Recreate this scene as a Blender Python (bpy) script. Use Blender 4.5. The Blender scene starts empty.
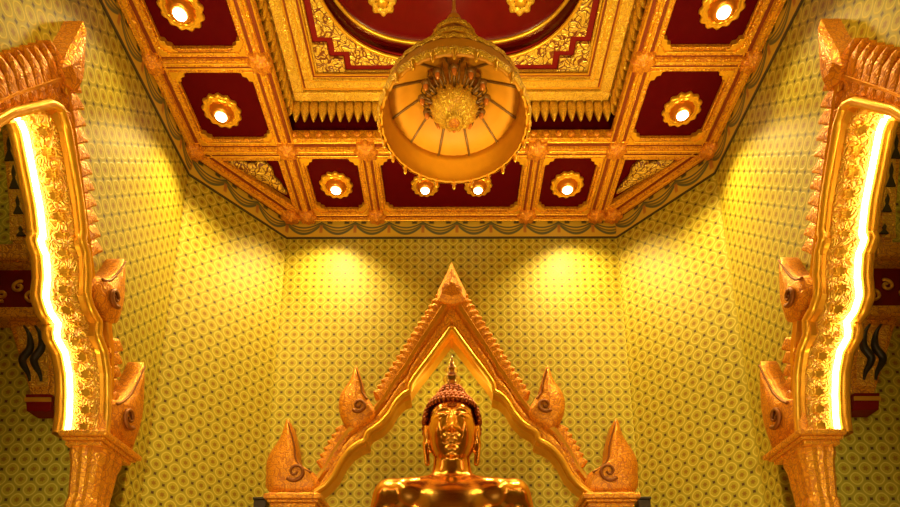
import bpy, bmesh, math, random
from mathutils import Vector, Matrix
random.seed(7)
PI = math.pi
E = 1.6                     # eye height; the heights below are written above the eye and lifted by E
H = 6.0                     # underside of the ceiling beams above the eye
C = bpy.context.scene.collection
sc = bpy.context.scene

# ------------------------------------------------------------------ materials
def new_mat(name):
    m = bpy.data.materials.new(name); m.use_nodes = True
    nt = m.node_tree; nt.nodes.clear()
    out = nt.nodes.new('ShaderNodeOutputMaterial')
    b = nt.nodes.new('ShaderNodeBsdfPrincipled')
    nt.links.new(b.outputs[0], out.inputs[0])
    return m, nt, b
class NT:
    def __init__(s, nt): s.nt = nt
    def n(s, t, **kw):
        x = s.nt.nodes.new(t)
        for k, v in kw.items(): setattr(x, k, v)
        return x
    def l(s, a, b): s.nt.links.new(a, b)
    def inp(s, sock, v):
        if hasattr(v, 'is_output') or isinstance(v, bpy.types.NodeSocket): s.l(v, sock)
        else: sock.default_value = v
    def m(s, op, a, b=None, c=None, clamp=False):
        x = s.n('ShaderNodeMath', operation=op, use_clamp=clamp)
        s.inp(x.inputs[0], a)
        if b is not None: s.inp(x.inputs[1], b)
        if c is not None: s.inp(x.inputs[2], c)
        return x.outputs[0]
    def ss(s, v, lo, hi):
        x = s.n('ShaderNodeMapRange', interpolation_type='SMOOTHSTEP')
        s.inp(x.inputs[0], v); x.inputs[1].default_value = lo; x.inputs[2].default_value = hi
        return x.outputs[0]
    def mix(s, f, a, b):
        x = s.n('ShaderNodeMix', data_type='RGBA')
        s.inp(x.inputs[0], f)
        for i, v in ((6, a), (7, b)):
            if isinstance(v, tuple): x.inputs[i].default_value = (*v, 1)
            else: s.l(v, x.inputs[i])
        return x.outputs[2]

def wallpaper():
    m, nt, b = new_mat('wallpaper'); N = NT(nt)
    uv = N.n('ShaderNodeUVMap'); sp = N.n('ShaderNodeSeparateXYZ'); N.l(uv.outputs[0], sp.inputs[0])
    u, v = sp.outputs[0], sp.outputs[1]
    P = 0.2
    a = N.m('DIVIDE', N.m('ADD', u, v), P); c = N.m('DIVIDE', N.m('SUBTRACT', u, v), P)
    fa = N.m('ABSOLUTE', N.m('SUBTRACT', N.m('FRACT', a), .5)); fc = N.m('ABSOLUTE', N.m('SUBTRACT', N.m('FRACT', c), .5))
    r = N.m('POWER', N.m('ADD', N.m('POWER', fa, 2.4), N.m('POWER', fc, 2.4)), 1/2.4)
    rr = N.m('SQRT', N.m('ADD', N.m('MULTIPLY', fa, fa), N.m('MULTIPLY', fc, fc)))
    ang = N.m('ARCTAN2', N.m('SUBTRACT', N.m('FRACT', a), .5), N.m('SUBTRACT', N.m('FRACT', c), .5))
    pet = N.m('ADD', rr, N.m('MULTIPLY', N.m('COSINE', N.m('MULTIPLY', ang, 6)), .03))
    ring = N.m('SUBTRACT', 1, N.ss(N.m('ABSOLUTE', N.m('SUBTRACT', r, .38)), .024, .052))
    flower = N.m('SUBTRACT', 1, N.ss(pet, .10, .22))
    dot = N.ss(rr, .575, .64)
    edge = N.ss(r, .44, .50)
    nz = N.n('ShaderNodeTexNoise'); nz.inputs['Scale'].default_value = 1.3
    col = N.mix(nz.outputs[0], (.43, .35, .018), (.50, .395, .025))
    col = N.mix(edge, col, (.38, .32, .025))
    col = N.mix(flower, col, (.30, .155, .01))
    col = N.mix(ring, col, (.66, .545, .07))
    col = N.mix(dot, col, (.085, .035, .01))
    N.l(col, b.inputs['Base Color'])
    b.inputs['Roughness'].default_value = .5
    b.inputs['Specular IOR Level'].default_value = .35
    bp = N.n('ShaderNodeBump'); bp.inputs['Strength'].default_value = .25; bp.inputs['Distance'].default_value = .01
    N.l(ring, bp.inputs['Height']); N.l(bp.outputs[0], b.inputs['Normal'])
    return m

def swag():
    m, nt, b = new_mat('painted_frieze'); N = NT(nt)
    uv = N.n('ShaderNodeUVMap'); sp = N.n('ShaderNodeSeparateXYZ'); N.l(uv.outputs[0], sp.inputs[0])
    u, v = sp.outputs[0], sp.outputs[1]                     # v is 0..1 over the height of the band
    P = .45
    f = N.m('SUBTRACT', N.m('MULTIPLY', N.m('FRACT', N.m('DIVIDE', u, P)), 2), 1)      # -1..1
    f2 = N.m('MULTIPLY', f, f)
    base = N.mix(N.n('ShaderNodeTexNoise').outputs[0], (.66, .43, .035), (.56, .39, .04))
    col = base
    for lo, hi, th, cc in ((.25, .80, .05, (.10, .11, .05)), (.42, .86, .035, (.17, .14, .03)), (.60, .92, .03, (.10, .10, .05))):
        y = N.m('ADD', lo, N.m('MULTIPLY', f2, hi-lo))
        k = N.m('SUBTRACT', 1, N.ss(N.m('ABSOLUTE', N.m('SUBTRACT', v, y)), th, th*2.0))
        col = N.mix(k, col, cc)
    # tassel between the swags
    t = N.m('SUBTRACT', 1, N.ss(N.m('SUBTRACT', 1, N.m('ABSOLUTE', f)), .06, .12))
    t = N.m('MULTIPLY', t, N.m('MULTIPLY', N.ss(v, .25, .35), N.m('SUBTRACT', 1, N.ss(v, .70, .8))))
    col = N.mix(t, col, (.42, .17, .03))
    # small dark leaves along the upper edge
    g = N.m('ABSOLUTE', N.m('SUBTRACT', N.m('FRACT', N.m('MULTIPLY', u, 2/P)), .5))
    k = N.m('MULTIPLY', N.m('SUBTRACT', 1, N.ss(g, .10, .2)), N.ss(v, .78, .86))
    col = N.mix(k, col, (.09, .07, .03))
    for lo, hi in ((-.1, .07), (.965, 1.2)):
        k = N.m('MULTIPLY', N.m('GREATER_THAN', v, lo), N.m('LESS_THAN', v, hi))
        col = N.mix(k, col, (.055, .035, .015))
    N.l(col, b.inputs['Base Color']); b.inputs['Roughness'].default_value = .5
    return m

def carved(name, gold, groove, scale=14, metallic=.85, rough=.33, bump=.7, dist=.03, amount=.5, warp=.8):
    """gilded carving: swirling scrolls of gold leaf over lacquer, cut into the surface"""
    m, nt, b = new_mat(name); N = NT(nt)
    tc = N.n('ShaderNodeTexCoord')
    nz = N.n('ShaderNodeTexNoise'); nz.inputs['Scale'].default_value = scale*.45; nz.inputs['Detail'].default_value = 1
    N.l(tc.outputs['Object'], nz.inputs['Vector'])
    mx = N.n('ShaderNodeMix', data_type='VECTOR'); mx.inputs[0].default_value = .06*warp
    N.l(tc.outputs['Object'], mx.inputs[4]); N.l(nz.outputs['Color'], mx.inputs[5])
    vo = N.n('ShaderNodeTexVoronoi', feature='F1'); vo.inputs['Scale'].default_value = scale
    N.l(mx.outputs[1], vo.inputs['Vector'])
    rings = N.m('SINE', N.m('MULTIPLY', vo.outputs['Distance'], 17))
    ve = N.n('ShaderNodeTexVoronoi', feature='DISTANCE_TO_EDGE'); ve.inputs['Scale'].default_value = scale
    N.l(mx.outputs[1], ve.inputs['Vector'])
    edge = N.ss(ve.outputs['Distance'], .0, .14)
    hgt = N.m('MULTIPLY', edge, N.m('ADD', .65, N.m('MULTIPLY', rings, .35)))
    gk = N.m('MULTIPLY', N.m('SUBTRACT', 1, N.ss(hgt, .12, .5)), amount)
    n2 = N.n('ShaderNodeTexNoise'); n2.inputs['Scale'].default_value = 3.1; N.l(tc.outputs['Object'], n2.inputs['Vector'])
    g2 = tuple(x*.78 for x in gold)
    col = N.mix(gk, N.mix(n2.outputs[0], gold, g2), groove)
    N.l(col, b.inputs['Base Color'])
    N.l(N.m('MULTIPLY', N.m('SUBTRACT', 1, gk), metallic), b.inputs['Metallic'])
    b.inputs['Roughness'].default_value = rough
    bp = N.n('ShaderNodeBump'); bp.inputs['Strength'].default_value = bump; bp.inputs['Distance'].default_value = dist
    N.l(hgt, bp.inputs['Height']); N.l(bp.outputs[0], b.inputs['Normal'])
    return m

def plain(name, col, metallic=0, rough=.4, noise=0, coat=0, emit=0, ecol=None, trans=0, spec=.5):
    # spec: strength of the plain surface shine
    m, nt, b = new_mat(name); N = NT(nt)
    tc = N.n('ShaderNodeTexCoord'); nz = N.n('ShaderNodeTexNoise'); nz.inputs['Scale'].default_value = 9
    nz.inputs['Detail'].default_value = 4
    N.l(tc.outputs['Object'], nz.inputs['Vector'])
    N.l(N.mix(nz.outputs[0], col, tuple(x*(1-.3) for x in col)), b.inputs['Base Color'])
    b.inputs['Metallic'].default_value = metallic; b.inputs['Roughness'].default_value = rough
    b.inputs['Coat Weight'].default_value = coat
    b.inputs['Specular IOR Level'].default_value = spec
    b.inputs['Transmission Weight'].default_value = trans
    if noise:
        bp = N.n('ShaderNodeBump'); bp.inputs['Strength'].default_value = noise; bp.inputs['Distance'].default_value = .02
        N.l(nz.outputs[0], bp.inputs['Height']); N.l(bp.outputs[0], b.inputs['Normal'])
    if emit:
        b.inputs['Emission Color'].default_value = (*(ecol or col), 1); b.inputs['Emission Strength'].default_value = emit
    return m

M = {}
M['wall'] = wallpaper(); M['frieze'] = swag()
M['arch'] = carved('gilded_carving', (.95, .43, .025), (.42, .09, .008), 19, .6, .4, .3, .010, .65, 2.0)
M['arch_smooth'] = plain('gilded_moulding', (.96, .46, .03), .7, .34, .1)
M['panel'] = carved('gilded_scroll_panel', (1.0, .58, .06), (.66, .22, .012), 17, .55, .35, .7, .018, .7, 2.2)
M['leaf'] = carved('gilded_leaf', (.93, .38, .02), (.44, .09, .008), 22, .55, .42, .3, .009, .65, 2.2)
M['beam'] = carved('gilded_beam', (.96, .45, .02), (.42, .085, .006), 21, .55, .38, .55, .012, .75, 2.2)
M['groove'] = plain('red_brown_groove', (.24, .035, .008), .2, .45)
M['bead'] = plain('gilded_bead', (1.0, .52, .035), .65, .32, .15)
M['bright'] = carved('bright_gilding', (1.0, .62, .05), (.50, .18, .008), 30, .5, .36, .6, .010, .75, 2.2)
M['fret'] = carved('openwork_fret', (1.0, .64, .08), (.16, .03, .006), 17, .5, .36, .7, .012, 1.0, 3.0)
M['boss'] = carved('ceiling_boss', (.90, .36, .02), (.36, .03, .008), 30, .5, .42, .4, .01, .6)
M['lacquer'] = plain('dark_red_lacquer', (.085, .0006, .003), 0, .5, 0, 0, spec=.04)
M['lacquer_red'] = plain('red_lacquer', (.115, .0008, .002), 0, .18, 0, .12, spec=.4)
M['red'] = plain('red_paint', (.20, .004, .004), 0, .5, spec=.2)
M['statue'] = plain('polished_gold', (1.0, .48, .085), 1, .17)
M['hair'] = plain('bronze_curls', (.36, .085, .018), 1, .34, .2)
M['flame'] = plain('pale_gold', (1.0, .68, .34), 1, .18)
M['silk'] = plain('golden_silk', (.74, .30, .006), .0, .5, .15)
M['silk_in'] = plain('golden_silk_lining', (.66, .255, .004), .0, .6, .08)
M['rib'] = plain('dark_umbrella_rib', (.20, .085, .012), .3, .4)
M['glass'] = plain('amber_bulb', (.80, .25, .04), .4, .2, 0, .5)
M['lamp'] = plain('lit_lamp', (1, 1, 1), 0, .5, emit=14, ecol=(1.0, .88, .60))
M['soffit_glare'] = plain('glare_strip', (1, 1, 1), 0, .5, emit=14, ecol=(1.0, .80, .36))  # emissive stand-in for bright glare on the arch soffit, no lamp
M['dark'] = plain('dark_wood', (.03, .018, .01), 0, .35)
M['floor'] = plain('marble_floor', (.55, .42, .25), 0, .2)
M['plaster'] = plain('plaster', (.45, .36, .10), 0, .7)
M['dark_scroll'] = plain('dark_brown_scroll', (.30, .09, .008), .4, .5)  # dark brown of the scrolls and contour lines
M['reflector'] = plain('copper_reflector', (.75, .25, .02), .7, .35)
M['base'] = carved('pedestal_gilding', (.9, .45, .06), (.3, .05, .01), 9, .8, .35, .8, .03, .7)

# ------------------------------------------------------------------ mesh helpers
class MB:
    def __init__(s): s.bm = bmesh.new()
    def face(s, vs):
        try: return s.bm.faces.new(vs)
        except ValueError: return None
    def box(s, x0, x1, y0, y1, z0, z1):
        v = [s.bm.verts.new((x, y, z)) for z in (z0, z1) for y in (y0, y1) for x in (x0, x1)]
        for q in ((0,2,3,1),(4,5,7,6),(0,1,5,4),(2,6,7,3),(0,4,6,2),(1,3,7,5)): s.face([v[i] for i in q])
        return s
    def prism(s, poly, f, d0, d1, cap=True):
        """poly of 2-D points, f(p, q, d) -> xyz"""
        a = [s.bm.verts.new(f(p[0], p[1], d0)) for p in poly]; b = [s.bm.verts.new(f(p[0], p[1], d1)) for p in poly]
        n = len(poly)
        if cap: s.face(a); s.face(b[::-1])
        for i in range(n): s.face([a[i], b[i], b[(i+1) % n], a[(i+1) % n]])
        return s
    def dome(s, poly, f, d0, d1, bulge, inset=.72):
        """prism whose front (d0) swells outwards: ring, inset ring and centre"""
        n = len(poly); cx = sum(p[0] for p in poly)/n; cy = sum(p[1] for p in poly)/n
        a = [s.bm.verts.new(f(p[0], p[1], d1)) for p in poly]
        b = [s.bm.verts.new(f(p[0], p[1], d0)) for p in poly]
        c = [s.bm.verts.new(f(cx+(p[0]-cx)*inset, cy+(p[1]-cy)*inset, d0-bulge*.75)) for p in poly]
        k = s.bm.verts.new(f(cx, cy, d0-bulge))
        s.face(a[::-1])
        for i in range(n):
            j = (i+1) % n
            s.face([a[i], a[j], b[j], b[i]]); s.face([b[i], b[j], c[j], c[i]]); s.face([c[i], c[j], k])
        return s
    def tube(s, pts, r, n=8, closed=False):
        pts = [Vector(p) for p in pts]; rings = []
        m = len(pts)
        up = None
        for i, p in enumerate(pts):
            if closed: t = pts[(i+1) % m]-pts[i-1]
            else: t = pts[min(i+1, m-1)]-pts[max(i-1, 0)]
            t.normalize()
            if up is None: up = Vector((0,0,1)) if abs(t.z) < .9 else Vector((1,0,0))
            x = t.cross(up)
            if x.length < 1e-5: x = t.cross(Vector((0,1,0)))
            x.normalize(); y = x.cross(t).normalized(); up = y
            rr = r(i/(m-1)) if callable(r) else r
            rings.append([s.bm.verts.new(p+x*math.cos(2*PI*k/n)*rr+y*math.sin(2*PI*k/n)*rr) for k in range(n)])
        for i in range(m if closed else m-1):
            A, B = rings[i], rings[(i+1) % m]
            for k in range(n): s.face([A[k], A[(k+1) % n], B[(k+1) % n], B[k]])
        if not closed: s.face(rings[0][::-1]); s.face(rings[-1])
        return s
    def lathe(s, prof, n=32, c=(0,0,0), wob=None, close=False):
        """prof (r, z) about the vertical through c"""
        rings = []
        for r, z in prof:
            if r < 1e-4: rings.append([s.bm.verts.new((c[0], c[1], c[2]+z))])
            else: rings.append([s.bm.verts.new((c[0]+r*(wob(k/n, z) if wob else 1)*math.cos(2*PI*k/n), c[1]+r*(wob(k/n, z) if wob else 1)*math.sin(2*PI*k/n), c[2]+z)) for k in range(n)])
        pairs = list(zip(rings, rings[1:]))
        if close: pairs.append((rings[-1], rings[0]))
        for A, B in pairs:
            if len(A) == 1 and len(B) == 1: continue
            for k in range(n):
                j = (k+1) % n
                if len(A) == 1: s.face([A[0], B[j], B[k]])
                elif len(B) == 1: s.face([A[k], A[j], B[0]])
                else: s.face([A[k], A[j], B[j], B[k]])
        return s
    def ball(s, c, r, u=12, v=8, rot=None):
        r = (r, r, r) if not hasattr(r, '__len__') else r
        mt = Matrix.Translation(c) @ (rot.to_4x4() if rot else Matrix()) @ Matrix.Diagonal((*r, 1))
        bmesh.ops.create_uvsphere(s.bm, u_segments=u, v_segments=v, radius=1, matrix=mt)
        return s
    def capsule(s, a, b, ra, rb, n=14):
        """tapered limb with rounded ends"""
        a, b = Vector(a), Vector(b); d = (b-a); L = d.length; d.normalize()
        prof = [(ra*math.sin(t), -ra*math.cos(t)) for t in [i*PI/2/5 for i in range(6)]] + [(rb*math.cos(t), L+rb*math.sin(t)) for t in [i*PI/2/5 for i in range(6)]]
        q = d.to_track_quat('Z', 'Y').to_matrix().to_4x4(); start = len(s.bm.verts)
        old = set(s.bm.verts); s.lathe(prof, n)
        mt = Matrix.Translation(a) @ q
        for v in s.bm.verts:
            if v not in old: v.co = mt @ v.co
        return s
    def build(s, name, mat, parent=None, smooth=False, bevel=0, uv=None):
        bmesh.ops.recalc_face_normals(s.bm, faces=s.bm.faces)
        me = bpy.data.meshes.new(name)
        if uv:
            lay = s.bm.loops.layers.uv.new('UVMap')
            for fc in s.bm.faces:
                for lp in fc.loops: lp[lay].uv = uv(lp.vert.co)
        s.bm.to_mesh(me); s.bm.free()
        me.materials.append(M[mat])
        o = bpy.data.objects.new(name, me); C.objects.link(o)
        if parent: o.parent = parent
        if smooth:
            for p in me.polygons: p.use_smooth = True
        if bevel:
            bv = o.modifiers.new('bevel', 'BEVEL'); bv.width = bevel; bv.segments = 2; bv.limit_method = 'ANGLE'
        return o
def struct(o): o['kind'] = 'structure'; return o
def tag(o, label, cat, group=None):
    o['label'] = label; o['category'] = cat
    if group: o['group'] = group
    return o
def empty(name, loc, rz=0):
    o = bpy.data.objects.new(name, None); C.objects.link(o); o.location = loc; o.rotation_euler = (0, 0, rz)
    o.empty_display_size = .1
    return o
def copy_tree(o, parent=None):
    c = o.copy(); C.objects.link(c)
    if parent: c.parent = parent
    for ch in list(o.children): copy_tree(ch, c)
    return c
def smooth_poly(pts, k=6, closed=True):
    n = len(pts); out = []
    rng = range(n if closed else n-1)
    for i in rng:
        g = (lambda j: pts[j % n]) if closed else (lambda j: pts[max(0, min(n-1, j))])
        p0, p1, p2, p3 = g(i-1), g(i), g(i+1), g(i+2)
        for t in range(k):
            t = t/k
            out.append(tuple(.5*((2*p1[d])+(-p0[d]+p2[d])*t+(2*p0[d]-5*p1[d]+4*p2[d]-p3[d])*t*t+(-p0[d]+3*p1[d]-3*p2[d]+p3[d])*t**3) for d in (0, 1)))
    if not closed: out.append(tuple(pts[-1]))
    return out

# ------------------------------------------------------------------ the room shell
XW, YC, YB, XB, YF = 3.05, 5.85, 6.92, 2.18, -1.2
TOP = H+E+.9
def flat_wall(name, a, b, z0, z1, mat, thick, lift=0, vscale=None):
    """wall between plan points a and b; its room side lies on the line, its body goes to the left of a->b"""
    a, b = Vector((*a, 0)), Vector((*b, 0)); d = (b-a).normalized(); n = Vector((-d.y, d.x, 0))
    mb = MB(); L = (b-a).length
    mb.prism([(0, z0), (L, z0), (L, z1), (0, z1)], lambda p, q, k: a+d*p+n*k+Vector((0, 0, q)), -lift, thick)
    def uv(co):
        w = co-a; v = co.z-z0
        return (w.dot(d), v/vscale if vscale else v)
    return struct(mb.build(name, mat, uv=uv))
Z_FR = 5.73+E
flat_wall('wall_back', (-XB, YB), (XB, YB), 0, TOP, 'wall', .2)
flat_wall('wall_back_left', (-XW, YC), (-XB, YB), 0, TOP, 'wall', .2)
flat_wall('wall_back_right', (XB, YB), (XW, YC), 0, TOP, 'wall', .2)
flat_wall('wall_front', (XW, YF), (-XW, YF), 0, TOP, 'wall', .2)
AC = 3.68                                                   # plan position of the side arches
hole_r = [(1.84, 0), (1.84, 2.04+E), (1.24, 2.04+E), (1.2, 2.5+E), (1.0, 2.9+E), (.70, 3.3+E), (.46, 3.7+E), (0, 4.42+E)]
hole = hole_r + [(-s, z) for s, z in hole_r[-2::-1]]
for side, sg in (('left', -1), ('right', 1)):
    poly = [(YC, 0), (YC, TOP), (YF, TOP), (YF, 0)] + [(AC+s, z) for s, z in hole[::-1]]
    mb = MB(); mb.prism(poly, lambda p, q, k: (sg*(XW+k), p, q), 0, .12)
    o = mb.build('wall_'+side, 'wall', uv=lambda co: (co.y*(-sg)+.07+abs(co.x)-XW, co.z)); struct(o)
    # the side passage behind the arch
    x0, x1 = sorted((sg*(XW+.12), sg*5.2)); zt = 6.3+E
    mb = MB(); mb.box(x0, x1, AC+1.84, AC+1.96, 0, zt); struct(mb.build('wall_%s_passage_far' % side, 'wall', uv=lambda co: (co.x+.03, co.z)))
    mb = MB(); mb.box(x0, x1, AC-1.96, AC-1.84, 0, zt); struct(mb.build('wall_%s_passage_near' % side, 'wall', uv=lambda co: (co.x, co.z)))
    xa, xb = sorted((sg*5.08, sg*5.2))
    mb = MB(); mb.box(xa, xb, AC-1.84, AC+1.84, 0, zt); struct(mb.build('wall_%s_passage_end' % side, 'wall', uv=lambda co: (co.y, co.z)))
    mb = MB(); mb.box(*sorted((sg*(XW+.12), sg*5.2)), AC-1.96, AC+1.96, zt, zt+.1); struct(mb.build('ceiling_%s_passage' % side, 'plaster'))
    pl = [(-XW, YC), (-XB, YB)]
mb = MB(); mb.box(-4.4, 4.4, YF-.2, YB+.3, -.12, 0); struct(mb.build('floor', 'floor'))

# painted frieze under the ceiling
FH = H+E-Z_FR
fr = [((-XW, YF), (-XW, YC)), ((-XW, YC), (-XB, YB)), ((-XB, YB), (XB, YB)), ((XB, YB), (XW, YC)), ((XW, YC), (XW, YF))]
for i, (a, b) in enumerate(fr):
    flat_wall('trim_%d' % (i+1), a, b, Z_FR, H+E, 'frieze', 0, .02, FH)

# ------------------------------------------------------------------ coffered ceiling
ZC = H+E
ZP = ZC+.085                                                  # red panels lie above the beam faces
XO, XI, XM = 3.036, 1.90, .985
ROWS = [6.81, 5.76, 4.70, 3.65, 2.59, 1.54, .48, -.58]
mb = MB()
mb.box(-XW, -XI, YF, YB, ZP, ZP+.1); mb.box(XI, XW, YF, YB, ZP, ZP+.1)
mb.box(-XI, XI, 5.70, YB, ZP, ZP+.1); mb.box(-XI, XI, YF, 1.6, ZP, ZP+.1)
struct(mb.build('ceiling', 'lacquer'))
beams = MB(); beads = MB(); grooves = MB()
def beam(x0, y0, x1, y1, w, w2=None):
    """moulded beam: flat fillets, a raised centre band, two fine beads"""
    a, b = Vector((x0, y0, 0)), Vector((x1, y1, 0)); d = (b-a).normalized(); n = Vector((-d.y, d.x, 0)); L = (b-a).length
    f = lambda p, q, k: a+d*k+n*p+Vector((0, 0, q))
    h = w/2
    beams.prism([(-h, ZP), (-h, ZC+.02), (-h*.72, ZC), (-h*.42, ZC), (-h*.34, ZC-.03), (h*.34, ZC-.03), (h*.42, ZC), (h*.72, ZC), (h, ZC+.02), (h, ZP)], f, 0, L)
    for s in (-.57, .57):
        grooves.prism([(s*h-.017, ZC+.01), (s*h-.017, ZC-.004), (s*h+.017, ZC-.004), (s*h+.017, ZC+.01)], f, .01, L-.01)
    nb = int(L/.014)
    for s in (-.86, .0, .86):
        zc = ZC+.002 if s else ZC-.034
        beads.tube([f(s*h, zc, L*i/nb) for i in range(nb+1)], lambda t: .007+.0055*abs(math.sin(t*nb*PI/2.5)), 6)
BW = .18
for s in (-1, 1):
    beam(s*(XO-.06), YF+.05, s*(XO-.06), 5.80, .24)
    beam(s*XI, YF+.05, s*XI, 6.88, .20)
    beam(s*XM, 5.76, s*XM, 6.81, .15)
    beam(s*2.99, 5.77, s*2.10, 6.86, .24)
beam(-2.14, 6.85, 2.14, 6.85, .13)
for y in ROWS[1:]:
    if abs(y-3.65) < 2.0 and y not in (5.76, 1.54):
        beam(-XO, y, -XI, y, BW); beam(XI, y, XO, y, BW)
    else: beam(-XO, y, XO, y, .22)
bo = struct(beams.build('trim_6', 'beam')); beads.build('bead_moulding', 'bead', bo, True); grooves.build('groove_lines', 'groove', bo)
def boss(x, y, r=.15):
    mb = MB()
    mb.lathe([(0, -.075), (r*.25, -.07), (r*.4, -.045), (r*.75, -.05), (r, -.02), (r, .02)], 32, (x, y, ZC-.02), lambda t, z: 1+.14*math.cos(2*PI*t*8) if z > -.055 else 1)
    mb.build('boss', 'boss', bo, True)
for y in ROWS[:5]:
    for x in ((XO-.05, XI) if y != 6.81 else (2.12, XI, XM)):
        for s in (-1, 1): boss(s*x, y if y < 6.8 else 6.80, .115)
for s in (-1, 1): boss(s*XM, 5.76, .13)

# red coffers with gold frame and stepped corners
def coffer(poly_rect, label):
    x0, x1, y0, y1 = poly_rect
    r = empty('ceiling_panel', ((x0+x1)/2, (y0+y1)/2, ZP))
    w, h = (x1-x0)/2, (y1-y0)/2
    mb = MB(); mb.box(-w, w, -h, h, -.012, -.002); mb.build('backboard', 'lacquer', r)
    mb = MB(); t = .042
    for q in ((-w, w, -h, -h+t), (-w, w, h-t, h), (-w, -w+t, -h+t, h-t), (w-t, w, -h+t, h-t)): mb.box(*q, -.09, -.012)
    for q in ((-w+t, w-t, -h+t, -h+t+.022), (-w+t, w-t, h-t-.022, h-t), (-w+t, -w+t+.018, -h+t, h-t), (w-t-.022, w-t, -h+t, h-t)): mb.box(*q, -.06, -.012)
    mb.build('frame', 'beam', r, bevel=.008)
    for sx in (-1, 1):
        for sy in (-1, 1):
            a = .165
            st = [(0, 0), (a, 0), (a, a*.2), (a*.8, a*.24), (a*.76, a*.46), (a*.52, a*.52), (a*.46, a*.76), (a*.24, a*.8), (a*.2, a), (0, a)]
            mb = MB(); mb.prism(st, lambda p, q, k: (sx*(w-t*.5-p), sy*(h-t*.5-q), k), -.075, -.012)
            mb.prism([(p*.55, q*.55) for p, q in st], lambda p, q, k: (sx*(w-t*.5-p), sy*(h-t*.5-q), k), -.105, -.075)
            mb.build('corner_ornament', 'bead', r, bevel=.006)
    return tag(r, label, 'ceiling panel', 'dark red ceiling coffers')
m_ = .075
for s, nm in ((-1, 'left'), (1, 'right')):
    xs = sorted((s*(XI+.085), s*(XO-.165)))
    coffer((xs[0], xs[1], 4.70+m_, 5.76-.055), 'dark red square ceiling coffer beside the %s wall, nearer to the back corner' % nm)
    coffer((xs[0], xs[1], 3.65+m_, 4.70-.045), 'dark red square ceiling coffer at the %s edge, cut by the top of the picture' % nm)
    xs = sorted((s*(XM+.075), s*(XI-.1)))
    coffer((xs[0], xs[1], 5.76+.085, 6.79), 'dark red square ceiling coffer above the %s end of the back wall' % nm)
coffer((-XM+.075, XM-.075, 5.76+.085, 6.79), 'wide dark red ceiling coffer with two lamps behind the hanging umbrella')
for s, nm in ((-1, 'left'), (1, 'right')):
    r = empty('corner_ceiling_panel', (s*2.3, 6.1, ZP))
    tri = [(-2.72, 5.87), (-2.0, 5.87), (-2.0, 6.72), (-2.12, 6.62)]
    f = lambda p, q, k: (-s*(p)-s*2.3, q-6.1, k)
    mb = MB(); mb.prism([(-2.86, 5.80), (-1.95, 5.80), (-1.95, 6.75), (-2.08, 6.75)], f, -.012, -.002); mb.build('backboard', 'lacquer', r)
    mb = MB()
    mb.prism([(-2.80, 5.87), (-2.74, 5.87), (-2.0, 6.68), (-2.0, 6.76), (-2.06, 6.76)], f, -.09, -.012)
    mb.prism([(-2.78, 5.87), (-2.0, 5.87), (-2.0, 5.92), (-2.72, 5.92)], f, -.08, -.012)
    mb.prism([(-2.0, 5.87), (-2.0, 6.74), (-2.05, 6.68), (-2.05, 5.92)], f, -.08, -.012)
    mb.build('frame', 'beam', r, bevel=.006)
    mb = MB()
    mb.dome(smooth_poly([(-2.66, 5.99), (-2.5, 5.965), (-2.38, 6.0), (-2.27, 5.965), (-2.17, 6.06), (-2.17, 6.2), (-2.12, 6.3), (-2.09, 6.48), (-2.3, 6.3)], 4), f, -.05, -.012, .035)
    mb.build('carved_ornament', 'fret', r, True)
    tag(r, 'triangular dark red corner coffer with gold carving, %s corner of the ceiling' % nm, 'ceiling panel', 'dark red corner coffers')

# recessed lamps in flower rings
def ceiling_light(x, y, label, r=.215):
    t = empty('ceiling_light', (x, y, ZP-.012))
    mb = MB()
    mb.lathe([(r*.62, 0), (r*.62, -.03), (r*.68, -.05), (r*.74, -.045), (r*.80, -.03), (r*.86, -.045), (r*.95, -.04), (r, -.02), (r*.98, 0)], 72, (0, 0, 0), lambda k, z: 1+(.06*math.cos(2*PI*k*13) if z > -.0445 else .03*math.cos(2*PI*k*13)))
    mb.build('flower_ring', 'bead', t, True)
    mb = MB(); mb.lathe([(r*.64, -.02), (r*.60, -.05), (r*.50, -.085), (r*.42, -.105), (r*.36, -.10), (0, -.095)], 32); mb.build('reflector', 'reflector', t, True)
    mb = MB(); mb.lathe([(0, -.118), (r*.16, -.116), (r*.27, -.110), (r*.30, -.102)], 24); mb.build('lamp', 'lamp', t, True)
    return tag(t, label, 'ceiling light', 'downlights in the ceiling coffers')
LIGHTS = []
for s, nm in ((-1, 'left'), (1, 'right')):
    for x, y, w in ((2.50, 5.30, 'in the %s side coffer towards the back corner'), (2.50, 4.23, 'at the top %s, cut by the picture edge'),
                    (1.44, 6.345, 'in square coffer above the %s back wall end'), (.33, 6.35, 'just below the umbrella, %s of the pair')):
        ceiling_light(s*x, y, 'downlight in gold flower ring ' + w % nm, .2 if x > .5 else .17); LIGHTS.append((s*x, y))

# ------------------------------------------------------------------ the raised centre of the ceiling
def ring_rect(mb, x0, y0, x1, y1, z0, z1, w):
    """rectangular frame centred on (0,3.65): outer half sizes x0,y0; inner x1,y1"""
    c = 3.65
    mb.box(-x0, x0, c+y1, c+y0, z0, z1); mb.box(-x0, x0, c-y0, c-y1, z0, z1)
    mb.box(-x0, -x1, c-y1, c+y1, z0, z1); mb.box(x1, x0, c-y1, c+y1, z0, z1)
HX, HY = 1.86, 1.96
mb = MB(); ring_rect(mb, HX+.06, HY+.1, HX, HY, ZC-.0, ZC+.13, 0); t7 = struct(mb.build('trim_7', 'beam', bevel=.01))
mb = MB()
for i in range(26):
    for s in (-1, 1):
        mb.ball((-HX+.07+i*(2*HX-.14)/25, 3.65+s*HY, ZC+.075), (.042, .02, .042), 10, 6)
        mb.ball((s*HX, 3.65-HY+.07+i*(2*HY-.14)/25, ZC+.075), (.02, .042, .042), 10, 6)
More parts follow.
